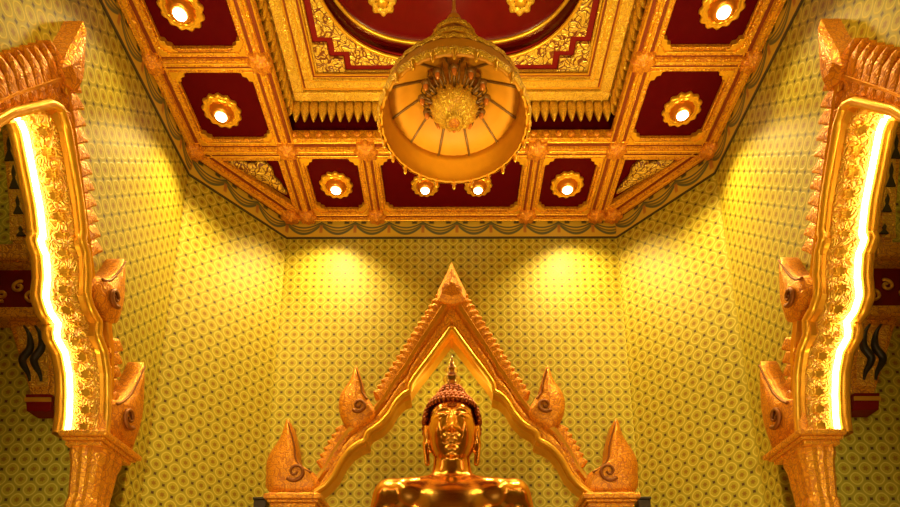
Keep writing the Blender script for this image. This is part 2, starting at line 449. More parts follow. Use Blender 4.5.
mb.build('rosette_row', 'boss', t7, True)
mb = MB(); ring_rect(mb, HX+.1, HY+.12, HX+.02, HY+.03, ZC+.13, ZC+.5, 0); struct(mb.build('trim_8', 'lacquer'))
# lotus petal row hanging inside the opening
mb = MB()
def petal(cx, cy, dx, dy, w, z0, z1, big=1):
    # pointed petal, points down; dx,dy along the row; inward normal is (-dy, dx)
    pts = smooth_poly([(-.34, 1), (-.5, .62), (-.3, .25), (0, 0), (.3, .25), (.5, .62), (.34, 1)], 4)
    f = lambda p, q, k: (cx+dx*p*w+dy*k*-1, cy+dy*p*w+dx*k, z0+(z1-z0)*q)
    mb.dome(pts, f, 0, -.03, -.03)
PX, PY = HX-.05, HY-.1
for i in range(36):
    u = -1+2*(i+.5)/36
    petal(u*PX, 3.65+PY, -1, 0, .098, ZC+.16, ZC+.43); petal(u*PX, 3.65-PY, 1, 0, .098, ZC+.16, ZC+.43)
    petal(PX, 3.65+u*PY, 0, 1, .098, ZC+.16, ZC+.43); petal(-PX, 3.65+u*PY, 0, -1, .098, ZC+.16, ZC+.43)
t9 = struct(mb.build('trim_9', 'bright', smooth=True))
ZR = ZC+.42
mb = MB(); ring_rect(mb, HX+.08, HY+.08, PX-.10, PY-.08, ZR+.02, ZR+.08, 0); ring_rect(mb, PX-.04, PY-.03, PX-.16, PY-.14, ZR-.03, ZR+.08, 0)
ring_rect(mb, PX-.19, PY-.17, PX-.30, PY-.27, ZR-.01, ZR+.08, 0); ring_rect(mb, PX-.16, PY-.14, PX-.36, PY-.33, ZR+.03, ZR+.08, 0)
struct(mb.build('trim_10', 'bright', bevel=.015))
mb = MB()
for k in (.165, .255, .33):
    x, y = PX-k, PY-k
    mb.tube([(x, 3.65+y, ZR+.0), (-x, 3.65+y, ZR+.0), (-x, 3.65-y, ZR+.0), (x, 3.65-y, ZR+.0)], .014, 6, True)
struct(mb.build('trim_16', 'bead'))
mb = MB()
for k in (.03, .175, .30):
    ring_rect(mb, PX-k, PY-k, PX-k-.022, PY-k-.022, ZR+.0, ZR+.05, 0)
struct(mb.build('trim_17', 'groove'))
RX, RY = PX-.36, PY-.33                                      # inner opening, 1.45 x 1.53
mb = MB(); mb.box(-HX, HX, 3.65-HY, 3.65+HY, ZR+.10, ZR+.14)
# the red step line is this lacquer board seen between frame and stepped plate
def redent(k, a=.0):
    """stepped-corner rectangle shrunk by k"""
    X, Y = RX-k, RY-k; s = .15
    q = [(X, Y-2*s), (X-s, Y-2*s), (X-s, Y-s), (X-2*s, Y-s), (X-2*s, Y)]
    P = []
    P += q; P += [(-x, y) for x, y in q[::-1]]; P += [(-x, -y) for x, y in q]; P += [(x, -y) for x, y in q[::-1]]
    return P
mb.bm.free()
def sup(t, a, b, p=3.0):
    c, s = math.cos(t), math.sin(t); k = (abs(c/a)**p+abs(s/b)**p)**(-1/p)
    return (k*c, k*s)
def ray_poly(t, P):
    c, s = math.cos(t), math.sin(t); best = 0
    for i in range(len(P)):
        (x0, y0), (x1, y1) = P[i], P[(i+1) % len(P)]
        dx, dy = x1-x0, y1-y0; den = c*dy-s*dx
        if abs(den) < 1e-9: continue
        r = (x0*dy-y0*dx)/den; u = (x0*s-y0*c)/den
        if -1e-6 <= u <= 1+1e-6 and r > best: best = r
    return (best*c, best*s)
def plate(name, outer, a, b, z0, z1, mat):
    ts = sorted(set([round(i*2*PI/144, 5) for i in range(144)] + [round(math.atan2(y, x) % (2*PI)+e, 5) for x, y in outer for e in (-1e-4, 1e-4)]))
    mb = MB(); rows = []
    for t in ts:
        po = ray_poly(t, outer); pi = sup(t, a, b)
        if math.hypot(*po) < math.hypot(*pi)+.02: pi = (po[0]*.97, po[1]*.97)
        rows.append([mb.bm.verts.new((x, 3.65+y, z)) for (x, y), z in ((po, z1), (po, z0), (pi, z0), (pi, z1))])
    for A, B in zip(rows, rows[1:]+rows[:1]):
        for k in range(3): mb.face([A[k], B[k], B[k+1], A[k+1]])
    return struct(mb.build(name, mat))
# gold stepped corner brackets against the frame, red board, then the fret plate with the round opening
big = [(RX+.02, RY+.02), (-RX-.02, RY+.02), (-RX-.02, -RY-.02), (RX+.02, -RY-.02)]
mb = MB()
for sx in (-1, 1):
    for sy in (-1, 1):
        s = .15; st = [(0, 0), (2*s, 0), (2*s, s*.05), (2*s, s), (s, s), (s, 2*s), (0, 2*s)]
        mb.prism(st, lambda p, q, k: (sx*(RX-p), 3.65+sy*(RY-q), k), ZR+.03, ZR+.08)
struct(mb.build('trim_11', 'fret', bevel=.01))
plate('trim_12', big, 1.36, 1.40, ZR+.085, ZR+.10, 'red')
plate('trim_13', redent(.07), 1.42-.06, 1.43, ZR+.045, ZR+.09, 'fret')
# rim of the round opening and the glossy red dome panel
N = 120
mb = MB(); mb.tube([(*[sup(i*2*PI/N, 1.36, 1.43)[0], 3.65+sup(i*2*PI/N, 1.36, 1.43)[1]], ZR+.06) for i in range(N)], .02, 6, True); struct(mb.build('trim_14', 'bead', smooth=True))
mb = MB(); rr = []
for a, z in ((1.0, ZR+.08), (1.0, ZR+.26), (.93, ZR+.29), (.5, ZR+.30)):
    rr.append([mb.bm.verts.new((sup(i*2*PI/N, 1.37, 1.44)[0]*a, 3.65+sup(i*2*PI/N, 1.37, 1.44)[1]*a, z)) for i in range(N)])
for A, B in zip(rr, rr[1:]):
    for i in range(N): mb.face([A[i], A[(i+1) % N], B[(i+1) % N], B[i]])
mb.face(rr[-1]); struct(mb.build('ceiling_dome', 'lacquer_red', smooth=True))
mb = MB(); mb.tube([(sup(i*2*PI/N, 1.33, 1.40)[0], 3.65+sup(i*2*PI/N, 1.33, 1.40)[1], ZR+.27) for i in range(N)], .022, 6, True); struct(mb.build('trim_15', 'bead', smooth=True))
for s, nm in ((-1, 'left'), (1, 'right')):
    r = empty('ceiling_rosette', (s*.70, 4.62, ZR+.29))
    mb = MB(); mb.lathe([(.13, .0), (.125, -.03), (.08, -.045), (.06, -.03)], 48, (0, 0, 0), lambda k, z: 1+.12*math.cos(2*PI*k*8)); mb.build('petals', 'bright', r, True)
    mb = MB(); mb.lathe([(0, -.06), (.04, -.055), (.06, -.03), (.06, -.0)], 20); mb.build('centre', 'bead', r, True)
    tag(r, 'small gold flower on the red dome panel, %s of the hanging umbrella' % nm, 'rosette', 'rosettes on the red dome panel')
mb = MB(); mb.box(-XI-.2, XI+.2, 1.4, 5.9, ZR+.34, ZR+.4); struct(mb.build('ceiling_slab', 'lacquer'))

# ------------------------------------------------------------------ carved arches
def spiral(c, r0, turns, start, flip=1, n=26):
    return [(c[0]+flip*r0*(1-t/n*.85)*math.cos(start+turns*2*PI*t/n), c[1]+r0*(1-t/n*.85)*math.sin(start+turns*2*PI*t/n)) for t in range(n+1)]
def along(P, step, start=0.0):
    out = []; acc = start; d = 0
    for (x0, y0), (x1, y1) in zip(P, P[1:]):
        L = math.hypot(x1-x0, y1-y0)
        while acc <= d+L:
            t = (acc-d)/L; out.append((x0+(x1-x0)*t, y0+(y1-y0)*t, (x1-x0)/L, (y1-y0)/L)); acc += step
        d += L
    return out
def lerp_profile(A, n):
    """n points evenly along the polyline"""
    T = sum(math.hypot(b[0]-a[0], b[1]-a[1]) for a, b in zip(A, A[1:]))
    r = along(A, T/(n-1)*.99999)[:n]
    while len(r) < n: r.append((*A[-1], 0, 0))
    return [(p[0], p[1]) for p in r]

def make_arch(name, label, cat, loc, rz, inner, outer, crests, flames, tip, depth, cap, col, intr=None, soffit_glare=False):
    """local axes: X across, -Y towards the viewer, Z up; front at y=0, back at y=depth. Profiles are right halves, apex first."""
    R = empty(name, loc, rz)
    n = 64
    Ii, Oo = lerp_profile(inner, n), lerp_profile(outer, n)
    # body: front band in three steps (bevel, flat, bevel), soffit and back
    mb = MB(); rows = []
    for s in (-1, 1):
        rows = []
        for (a, b) in zip(Ii, Oo):
            P = lambda t: (s*(a[0]+(b[0]-a[0])*t), a[1]+(b[1]-a[1])*t)
            sec = [(P(0), depth), (P(0), .05), (P(.10), .0), (P(.20), .0), (P(.26), .05), (P(.62), .05), (P(.70), .0), (P(.84), -.01), (P(1), .05), (P(1), depth)]
            rows.append([mb.bm.verts.new((p[0], y, p[1])) for p, y in sec])
        for A, B in zip(rows, rows[1:]):
            for k in range(len(A)): mb.face([A[k], A[(k+1) % len(A)], B[(k+1) % len(B)], B[k]])
        mb.face(rows[0]); mb.face(rows[-1][::-1])
    bmesh.ops.remove_doubles(mb.bm, verts=mb.bm.verts, dist=.0005)
    mb.build('arch_band', 'arch_smooth', R)
    for s in (-1, 1):
        # carved field in the sunk part of the band
        mb = MB(); rows = []
        for (a, b) in zip(Ii, Oo):
            P = lambda t: (s*(a[0]+(b[0]-a[0])*t), a[1]+(b[1]-a[1])*t)
            rows.append([mb.bm.verts.new((*[P(t)[0], y], P(t)[1])) for t, y in ((.27, .05), (.35, .015), (.53, .015), (.61, .05))])
        for A, B in zip(rows, rows[1:]):
            for k in range(3): mb.face([A[k], A[k+1], B[k+1], B[k]])
        mb.build('carved_field', 'arch', R, True)
        # edge moulding, catching the light
        mb = MB(); mb.tube([(s*p[0], -.012, p[1]) for p in lerp_profile([(a[0]+(b[0]-a[0])*.14, a[1]+(b[1]-a[1])*.14) for a, b in zip(Ii, Oo)], 90)], .033, 8)
        mb.build('edge_moulding', 'bead', R, True)
        if intr:
            # scroll panel on the soffit; the glowing tube behind it stands in for glare
            mb = MB(); rows = []
            q = lerp_profile(inner, 80)
            nor = []
            for i, p in enumerate(q):
                a, b = q[max(0, i-1)], q[min(len(q)-1, i+1)]; dx, dz = b[0]-a[0], b[1]-a[1]; L = math.hypot(dx, dz) or 1
                nor.append((dz/L, -dx/L))                  # towards the opening
            for i, (p, nn) in enumerate(zip(q, nor)):
                rows.append([mb.bm.verts.new((s*(p[0]+nn[0]*d), y, p[1]+nn[1]*d)) for y, d in ((.045, 0), (.05, .02), (.10, .012), (intr-.05, .012), (intr-.02, .02), (intr+.055, .004))])
            for A, B in zip(rows, rows[1:]):
                for k in range(5): mb.face([A[k], A[k+1], B[k+1], B[k]])
            pn = mb.build('scroll_panel', 'panel', R, True)
            # raised roundels on the panel
            for (x, z, tx, tz) in along(inner, .15, .1):
                mb = MB()
                c = Vector((s*x, (intr+.05)/2, z)); tdir = Vector((s*tx, 0, tz)); nn = Vector((s*tz, 0, -tx))
                c = c+nn*.014
                fl = [(1+.22*math.cos(6*k*2*PI/36))*(.048 if lv else .02) for lv in (1, 0) for k in range(36)]
                ra = [mb.bm.verts.new(c+(tdir*math.cos(k*2*PI/36)+Vector((0, 1, 0))*math.sin(k*2*PI/36))*fl[k]-nn*.004) for k in range(36)]
                rb = [mb.bm.verts.new(c+(tdir*math.cos(k*2*PI/36)+Vector((0, 1, 0))*math.sin(k*2*PI/36))*fl[k]*.75+nn*.018) for k in range(36)]
                rc = [mb.bm.verts.new(c+(tdir*math.cos(k*2*PI/36)+Vector((0, 1, 0))*math.sin(k*2*PI/36))*fl[36+k]+nn*.006) for k in range(36)]
                k0 = mb.bm.verts.new(c+nn*.026)
                for A, B in ((ra, rb), (rb, rc)):
                    for k in range(36): mb.face([A[k], A[(k+1) % 36], B[(k+1) % 36], B[k]])
                for k in range(36): mb.face([rc[k], rc[(k+1) % 36], k0])
                mb.build('flower_roundel', 'bead', pn, True)
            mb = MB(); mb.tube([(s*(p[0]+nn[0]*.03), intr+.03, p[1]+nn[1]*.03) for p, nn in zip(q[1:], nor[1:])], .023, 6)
            o = mb.build('glare_strip', 'soffit_glare', R, True); o['label'] = 'glowing strip standing in for glare along the inside of the arch'
            mb = MB(); rows = []
            for p, nn in zip(q, nor):
                rows.append([mb.bm.verts.new((s*(p[0]+nn[0]*d), y, p[1]+nn[1]*d)) for y, d in ((intr+.05, 0), (intr+.06, .06), (intr+.12, .075), (intr+.16, .03), (intr+.16, -.1))])
            for A, B in zip(rows, rows[1:]):
                for k in range(4): mb.face([A[k], A[k+1], B[k+1], B[k]])
            mb.build('rear_moulding', 'arch_smooth', R, True)
        # leaf crests
        for P, ln in crests:
            for (x, z, tx, tz) in along(P, .118 if soffit_glare else .085, .05):
                nx, nz = -tz, tx
                if nx < 0: nx, nz = -nx, -nz
                ux, uz = nx*.9, nz*.9+.45; L = math.hypot(ux, uz); ux, uz = ux/L, uz/L
                sx, sz = uz, -ux
                w = .056 if soffit_glare else .052
                ol = [(-w, -.10), (-w*1.0, ln*.35), (-w*.95, ln*.7), (-w*.2, ln*.98), (w*.9, ln*1.18), (w*.98, ln*.8), (w*.98, ln*.35), (w, -.10)]
                pts = [(x+sx*a+ux*b, z+sz*a+uz*b) for a, b in smooth_poly(ol, 3)]
                mb = MB(); mb.dome(pts, lambda p, q, k: (s*p, k, q), .015, depth*.8, .022, .72)
                mb.build('crest_leaf', 'leaf', R)
        # flame finials with a scroll
        for ol, sc_, r_, fl in flames:
            mb = MB(); mb.dome(smooth_poly(ol, 7), lambda p, q, k: (s*p, k, q), -.02, depth*.85, .055, .7)
            fo = mb.build('flame_finial', 'leaf', R, True)
            mb = MB(); mb.tube([(s*p[0], -.085, p[1]) for p in spiral(sc_, r_, 1.35, -2.4, fl)], lambda t: .022*(1-.5*t), 7)
            so = mb.build('scroll', 'dark_scroll', fo, True)
            it = max(range(len(ol)), key=lambda i: ol[i][1])
            cx_ = sum(p[0] for p in ol)/len(ol); cz_ = sum(p[1] for p in ol)/len(ol)
            cont = smooth_poly([(p[0]+(cx_-p[0])*.16, p[1]+(cz_-p[1])*.10) for p in ol[1:it+1]], 6, False)
            mb = MB(); mb.tube([(s*p[0], -.052, p[1]) for p in cont], lambda t: .015*(1-.5*t), 6); mb.build('contour_line', 'dark_scroll', fo, True)
        # capital and column
        x0, x1, z0, z1 = cap
        mb = MB()
        for (e, za, zb) in ((.0, 0, .3), (.03, .3, .5), (.06, .5, .85), (.02, .85, 1.0)):
            zz0, zz1 = z0+(z1-z0)*za, z0+(z1-z0)*zb
            mb.box(*sorted((s*(x0-e), s*(x1+e))), -.06-e, depth+e*.5+.08, zz0, zz1)
        mb.build('capital', 'arch', R, bevel=.02)
        cx0, cx1 = col; cz = z0; ms = []
        mb = MB(); w = (cx1-cx0)/2; cm = (cx0+cx1)/2; dm = depth/2+.02; dw = depth/2+.06
        P = []
        for k in range(24):
            a = k*2*PI/24; fl = 1-.05*(k % 2)
            c, q = math.cos(a), math.sin(a); kk = (abs(c)**5+abs(q)**5)**(-1/5)*fl
            P.append((c*kk, q*kk))
        rings = []
        base_z = -E
        for z, e in ((cz, 1.08), (cz-.05, 1.1), (cz-.12, .98), (cz-.42, .84), (cz-.46, .92), (cz-.52, .92), (cz-.55, .84), (base_z+.5, .9), (base_z+.45, 1.05), (base_z, 1.1)):
            rings.append([mb.bm.verts.new((s*cm+p*w*e, dm+q*dw*e, z)) for p, q in P])
        for A, B in zip(rings, rings[1:]):
            for k in range(24): mb.face([A[k], A[(k+1) % 24], B[(k+1) % 24], B[k]])
        mb.face(rings[0]); mb.face(rings[-1])
        mb.build('column', 'arch', R)
    # apex finial
    mb = MB(); w, zb, zt = tip
    half = [(0, zb), (w, zb+.05), (w*.98, zb+(zt-zb)*.3), (w*.62, zb+(zt-zb)*.55), (w*.28, zb+(zt-zb)*.78), (0.0, zt)]
    ol = half+[(-x, z) for x, z in half[-2:0:-1]]
    mb.dome(ol, lambda p, q, k: (p, k, q), -.03, depth*.8, .06, .7); mb.build('apex_finial', 'leaf', R)
    return tag(R, label, cat)


back = make_arch('altar_arch', 'carved gold pointed arch with flame finials on the back wall, framing the statue', 'arch', (0, 6.40, E), 0,
    [(0, 3.95), (.25, 3.58), (.42, 3.34), (.47, 3.24), (.46, 3.17), (.54, 3.14), (.62, 3.05), (.68, 2.92), (.78, 2.80), (.90, 2.73), (.93, 2.68), (.915, 2.61), (1.0, 2.58), (1.10, 2.51), (1.18, 2.40), (1.26, 2.22), (1.34, 2.12), (1.46, 2.03)],
    [(0, 4.72), (.10, 4.50), (.40, 3.94), (.64, 3.50), (.84, 3.15), (.94, 3.0), (1.08, 2.93), (1.20, 2.82), (1.30, 2.62), (1.42, 2.36), (1.52, 2.20), (1.62, 2.10), (1.72, 2.03)],
    [([(.09, 4.54), (.40, 3.96), (.64, 3.52), (.84, 3.17)], .06), ([(1.20, 2.83), (1.32, 2.60), (1.44, 2.34)], .05)],
    [([(.86, 2.95), (.92, 3.12), (.99, 3.22), (1.01, 3.34), (1.09, 3.56), (1.15, 3.38), (1.25, 3.20), (1.26, 3.02), (1.20, 2.86), (1.05, 2.80)], (1.03, 3.04), .085, -1),
     ([(1.46, 2.04), (1.47, 2.24), (1.58, 2.30), (1.68, 2.42), (1.72, 2.62), (1.82, 2.90), (1.89, 2.68), (2.0, 2.46), (2.01, 2.28), (1.94, 2.04)], (1.68, 2.26), .11, -1)],
    (.17, 4.36, 4.94), .26, (1.44, 1.93, 1.87, 2.03), (1.50, 1.86))
side_args = dict(
    inner=[(0, 4.11), (.10, 4.06), (.40, 3.64), (.50, 3.44), (.485, 3.38), (.57, 3.33), (.64, 3.16), (.66, 3.0), (.74, 2.93), (.86, 2.90), (.865, 2.78), (1.0, 2.72), (1.11, 2.56), (1.17, 2.38), (1.21, 2.20), (1.22, 2.06)],
    outer=[(0, 4.56), (.20, 4.22), (.44, 3.82), (.64, 3.48), (.78, 3.26), (.94, 3.18), (1.10, 3.08), (1.20, 2.86), (1.25, 2.6), (1.30, 2.35), (1.36, 2.2), (1.42, 2.06)],
    crests=[([(.03, 4.52), (.20, 4.23), (.44, 3.83), (.70, 3.40)], .15), ([(1.20, 2.95), (1.26, 2.6), (1.31, 2.4)], .10)],
    flames=[([(.74, 3.06), (.74, 3.25), (.84, 3.31), (.94, 3.44), (1.06, 3.68), (1.13, 3.46), (1.16, 3.24), (1.11, 3.06), (.92, 3.0)], (.94, 3.20), .08, -1),
            ([(1.24, 2.06), (1.22, 2.36), (1.32, 2.43), (1.44, 2.57), (1.54, 2.76), (1.64, 2.98), (1.72, 2.70), (1.75, 2.42), (1.70, 2.20), (1.62, 2.06)], (1.44, 2.32), .10, -1)],
    tip=(.095, 4.40, 5.06), depth=.16, cap=(1.12, 1.62, 1.93, 2.06), col=(1.16, 1.55), intr=.25, soffit_glare=True)
make_arch('side_arch', 'carved gold arch with glowing glare strip before the left wall opening', 'arch', (-2.93, AC-.05, E), PI/2, **side_args)
make_arch('side_arch', 'carved gold arch with glowing glare strip before the right wall opening', 'arch', (2.93, AC-.05, E), -PI/2, **side_args)

# ------------------------------------------------------------------ carved brackets on the passage walls seen through the side arches
YJ = AC+1.84
def P2(x, y, Y=YJ-.1):                                       # photo pixel -> x, z (above the eye) on the passage wall
    f, L = 625., 651.5; v = 691-y
    k = Y/(L-v*.2824); return ((x-452)*k, v*.9593*k)
for s, nm in ((-1, 'left'), (1, 'right')):
    R = empty('wall_canopy', (0, YJ, E))
    f = lambda p, q, k: (-s*p, -k, q)
    def pz(*pts): return [P2(*p) for p in pts]
    xl = -5.07
    a, b = P2(38, 252), P2(38, 266)
    mb = MB(); mb.prism([(xl, b[1]), (a[0], b[1]), (a[0], a[1]), (xl, a[1])], f, 0, .24); mb.prism([(xl, b[1]-.04), (a[0]-.03, b[1]-.04), (a[0]-.03, b[1]), (xl, b[1])], f, 0, .2); mb.build('cornice', 'beam', R, bevel=.012)
    c = P2(36, 313); mb = MB(); mb.prism([(xl, c[1]), (c[0], c[1]), (c[0], b[1]-.04), (xl, b[1]-.04)], f, 0, .10); mb.build('red_panel', 'red', R)
    zc = (b[1]-.04+c[1])/2
    for i in range(8):
        cx = xl+.1+i*.15
        if cx > c[0]-.05: break
        mb = MB(); mb.tube([(-s*p[0], -.11, p[1]) for p in spiral((cx, zc+.05*(1-2*(i % 2))), .07, 1.2, 1.2+PI*(i % 2), 1-2*(i % 2))], .016, 6)
        mb.build('gold_scroll', 'bead', R, True)
    d = P2(40, 322); mb = MB(); mb.prism([(xl, d[1]), (d[0], d[1]), (d[0], c[1]), (xl, c[1])], f, 0, .22); mb.build('ledge', 'beam', R, bevel=.012)
    br = pz((10, 322), (42, 322), (56, 340), (57, 396), (33, 398), (20, 355))
    mb = MB(); mb.prism(br, f, 0, .14); mb.build('bracket', 'beam', R, bevel=.015)
    cxm = sum(p[0] for p in br)/6; czm = sum(p[1] for p in br)/6
    mb = MB(); mb.prism([(cxm+(p[0]-cxm)*.72, czm+(p[1]-czm)*.8) for p in br], f, .14, .147); mb.build('bracket_panel', 'panel', R)
    for dx in (-.06, .05):
        mb = MB(); mb.tube([(-s*p[0], -.15, p[1]) for p in smooth_poly([(cxm+dx-.09, czm+.30), (cxm+dx-.02, czm+.20), (cxm+dx+.02, czm+.05), (cxm+dx-.03, czm-.08), (cxm+dx+.05, czm-.22), (cxm+dx+.08, czm-.30)], 6, False)], lambda t: .012+.028*math.sin(PI*t)**2, 8)
        mb.build('scroll', 'dark', R, True)
    e = pz((30, 397), (56, 397), (56, 414), (31, 414)); mb = MB(); mb.prism(e, f, 0, .18); mb.build('bracket_foot', 'red', R, bevel=.01)
    e = pz((30, 401), (56, 401), (56, 405), (30, 405)); mb = MB(); mb.prism(e, f, .18, .19); mb.build('gilded_line', 'bead', R)
    up = pz((2, 128), (22, 128), (32, 246), (13, 246)); mb = MB(); mb.prism(up, f, 0, .12); mb.build('upright_panel', 'beam', R, bevel=.015)
    ux = sum(p[0] for p in up)/4; uz = sum(p[1] for p in up)/4
    mb = MB(); mb.prism([(ux+(p[0]-ux)*.68, uz+(p[1]-uz)*.92) for p in up], f, .12, .127); mb.build('upright_field', 'panel', R)
    for k in range(4):
        px, py = (11, 16, 20, 23)[k], (150, 178, 206, 232)[k]; hh = (24, 24, 18, 10)[k]
        tri = [P2(px-1+q, py+t*hh/2) for q, t in ((0, -1), (2.2, -.4), (1.6, .1), (6, 1), (-4, 1), (-.6, .2), (-1.8, -.4))]
        mb = MB(); mb.prism(tri, f, .125, .14); mb.build('dark_cutout', 'dark', R)
    tag(R, 'carved gold and red wall canopy on bracket seen through the %s arch' % nm, 'wall canopy')

# ------------------------------------------------------------------ the statue
S = empty('seated_statue', (0, 5.42, 1.72)); Z0 = 1.72-E         # local z = height above eye - Z0
def L(z): return z-Z0
mb = MB()
# torso
mb.ball((0, .02, L(1.25)), (.47, .29, .55), 28, 18); mb.ball((0, -.02, L(1.60)), (.53, .27, .27), 32, 18)
mb.ball((0, -.06, L(1.50)), (.47, .25, .24), 28, 16)
mb.ball((0, .02, L(.75)), (.38, .27, .5), 24, 16); mb.ball((0, .04, L(.40)), (.50, .38, .30), 24, 14)
for s in (-1, 1):
    mb.capsule((s*.10, .03, L(1.76)), (s*.56, .03, L(1.72)), .15, .15, 20)         # trapezius to shoulder
    mb.ball((s*.57, .02, L(1.69)), (.16, .19, .19), 24, 16); mb.ball((s*.38, -.02, L(1.67)), (.25, .23, .20), 24, 16); mb.ball((s*.20, -.01, L(1.74)), (.22, .20, .15), 24, 16)
    mb.capsule((s*.625, .02, L(1.62)), (s*.76, .02, L(.85)), .12, .105, 18)        # upper arm
    mb.capsule((s*.3, .05, L(.30)), (s*1.20, -.35, L(.30)), .27, .19, 20)          # thigh
    mb.capsule((s*1.20, -.40, L(.28)), (-s*.15, -.70, L(.24)), .18, .13, 18)       # shin
mb.capsule((-.74, .02, L(.85)), (-.86, -.50, L(.58)), .115, .08, 16)               # forearm to the knee
mb.capsule((-.86, -.50, L(.58)), (-.88, -.66, L(.44)), .085, .08, 14)
for k in range(4):
    x = -.95+.045*k; mb.capsule((x, -.64, L(.46)), (x-.01, -.72, L(.12-.015*k)), .032, .022, 10)
mb.capsule((-.79, -.60, L(.50)), (-.74, -.68, L(.36)), .034, .026, 10)
mb.capsule((.74, .02, L(.85)), (.42, -.45, L(.52)), .115, .08, 16)                 # forearm to the lap
mb.capsule((.42, -.45, L(.52)), (.16, -.58, L(.50)), .09, .075, 14)
for k in range(4): mb.capsule((.16, -.52-.045*k, L(.505)), (-.10+.02*k, -.54-.045*k, L(.51)), .032, .024, 10)
mb.capsule((.24, -.48, L(.55)), (.06, -.46, L(.60)), .034, .026, 10)
for s in (-1, 1):
    mb.capsule((s*-.12, -.70, L(.30)), (s*-.48, -.66, L(.34)), .10, .07, 12)       # feet
# neck with its folds
mb.lathe([(0, L(1.66)), (.26, L(1.70)), (.205, L(1.79)), (.182, L(1.86)), (.192, L(1.89)), (.180, L(1.92)), (.190, L(1.96)), (.178, L(2.0)), (.17, L(2.2)), (0, L(2.2))], 32, (0, .02, 0))
tmp = mb.build('torso', 'statue')
r0 = tmp.modifiers.new('r', 'REMESH'); r0.mode = 'VOXEL'; r0.voxel_size = .014
s0 = tmp.modifiers.new('s', 'SMOOTH'); s0.iterations = 110; s0.factor = .5
tm = bpy.data.meshes.new_from_object(tmp.evaluated_get(bpy.context.evaluated_depsgraph_get()))
mb = MB(); mb.bm.from_mesh(tm); bpy.data.objects.remove(tmp); bpy.data.meshes.remove(tm)
# head with face: a deformed ball
CH = L(2.33)
g = lambda x, z, cx, cz, sx, sz: math.exp(-((x-cx)/sx)**2-((z-cz)/sz)**2)
hb = bmesh.new(); bmesh.ops.create_uvsphere(hb, u_segments=128, v_segments=100, radius=1)
hv = []
for v in hb.verts:
    x, y, z = v.co
    rho = math.sqrt(max(0, 1-z*z)); az = abs(z)
    if z < 0 and rho > 1e-4:
        r2 = (1-az**2.9)**(1/2.9)*(1-.12*az); x, y = x/rho*r2, y/rho*(r2*.75+rho*.25)
    X = x*.226; Z = CH+(z*.355 if z < 0 else z*.36); Y = y*.245
    if y < .35:
        lx, lz = X, Z-CH; k = max(0, min(1, (.35-y)/.5)); d = 0
        ax = abs(lx)
        d += .080*math.exp(-(lx/.027)**2)*max(0, min(1, (.13-lz)/.24))*(1 if lz > -.09 else math.exp(-((lz+.09)/.022)**2))   # nose ridge
        d += .034*g(ax, lz, .038, -.085, .024, .024)                               # nostrils
        bz = .125-.035*((ax-.09)/.085)**2
        d += .018*math.exp(-((lz-bz)/.016)**2)*(1 if ax < .17 else math.exp(-((ax-.17)/.02)**2))   # brow arc
        d -= .022*g(ax, lz, .085, .095, .055, .022)                                # hollow over the lid
        d += .024*g(ax, lz, .088, .056, .055, .026)                                # lid
        d -= .016*math.exp(-((lz-.030+.4*(ax-.088)**2)/.007)**2)*math.exp(-((ax-.088)/.055)**2)   # slit under the lid
        d += .014*g(ax, lz, .125, -.06, .06, .08)                                  # cheek
        d -= .012*g(ax, lz, .05, -.15, .02, .04)
        ml = .9*ax*ax
        d += .020*math.exp(-((lz+.178-ml*1.6)/.015)**2)*math.exp(-(lx/.068)**2)    # upper lip
        d += .020*math.exp(-((lz+.220-ml*1.2)/.019)**2)*math.exp(-(lx/.056)**2)    # lower lip
        d -= .013*math.exp(-((lz+.199-ml*2)/.007)**2)*math.exp(-(lx/.08)**2)       # mouth line
        d -= .012*g(lx, lz, 0, -.255, .05, .016)
        d += .018*g(lx, lz, 0, -.30, .06, .04)                                     # chin
        Y -= d*k
    hv.append(mb.bm.verts.new((X, Y-.03, Z)))
hb.verts.index_update()
for fc in hb.faces: mb.face([hv[v.index] for v in fc.verts])
hb.free()
# long ears
for s in (-1, 1):
    mb.ball((s*.238, .0, L(2.30)), (.03, .06, .13), 14, 12)
    mb.capsule((s*.245, .0, L(2.22)), (s*.226, -.03, L(2.0)), .032, .026, 12)
body = mb.build('body', 'statue', S, True)
rm = body.modifiers.new('remesh', 'REMESH'); rm.mode = 'VOXEL'; rm.voxel_size = .0085; rm.use_smooth_shade = True
sm = body.modifiers.new('smooth', 'SMOOTH'); sm.iterations = 8; sm.factor = .5
# hair: cap of tight curls, topknot
def curls(name, fn, rows, mat, parent, r):
    mb = MB()
    for z, rad_x, rad_y, cy, n, keep in rows:
        for k in range(n):
            a = 2*PI*(k+.5*(rows.index((z, rad_x, rad_y, cy, n, keep)) % 2))/n
            x, y = rad_x*math.cos(a), cy+rad_y*math.sin(a)
            if keep(x, y): mb.ball((x, y, z), r, 8, 6)
    return mb
mb = MB()
NR = 13
for i in range(NR):
    t = i/(NR-1); phi = (-.24+1.20*t)*PI/2
    rx, ry = .262*math.cos(phi)**.9, .27*math.cos(phi); z = CH+.06+.32*math.sin(phi)
    n = max(6, int(2*PI*rx/.042))
    for k in range(n):
        a = 2*PI*(k+.5*(i % 2))/n; x, y = rx*math.cos(a), ry*math.sin(a)-.005
        if z < CH+.225-1.2*max(0, abs(x)-.13)**1.5 and y < -.10: continue
        if z < CH+.08 and y < .0: continue
        mb.ball((x, y, z), .027, 8, 6)
mb.ball((0, .04, CH+.08), (.245, .225, .29), 24, 16)
hair = mb.build('hair', 'hair', S, True)
mb = MB()
ut = CH+.335
mb.ball((0, 0, ut), (.125, .125, .13), 20, 12)
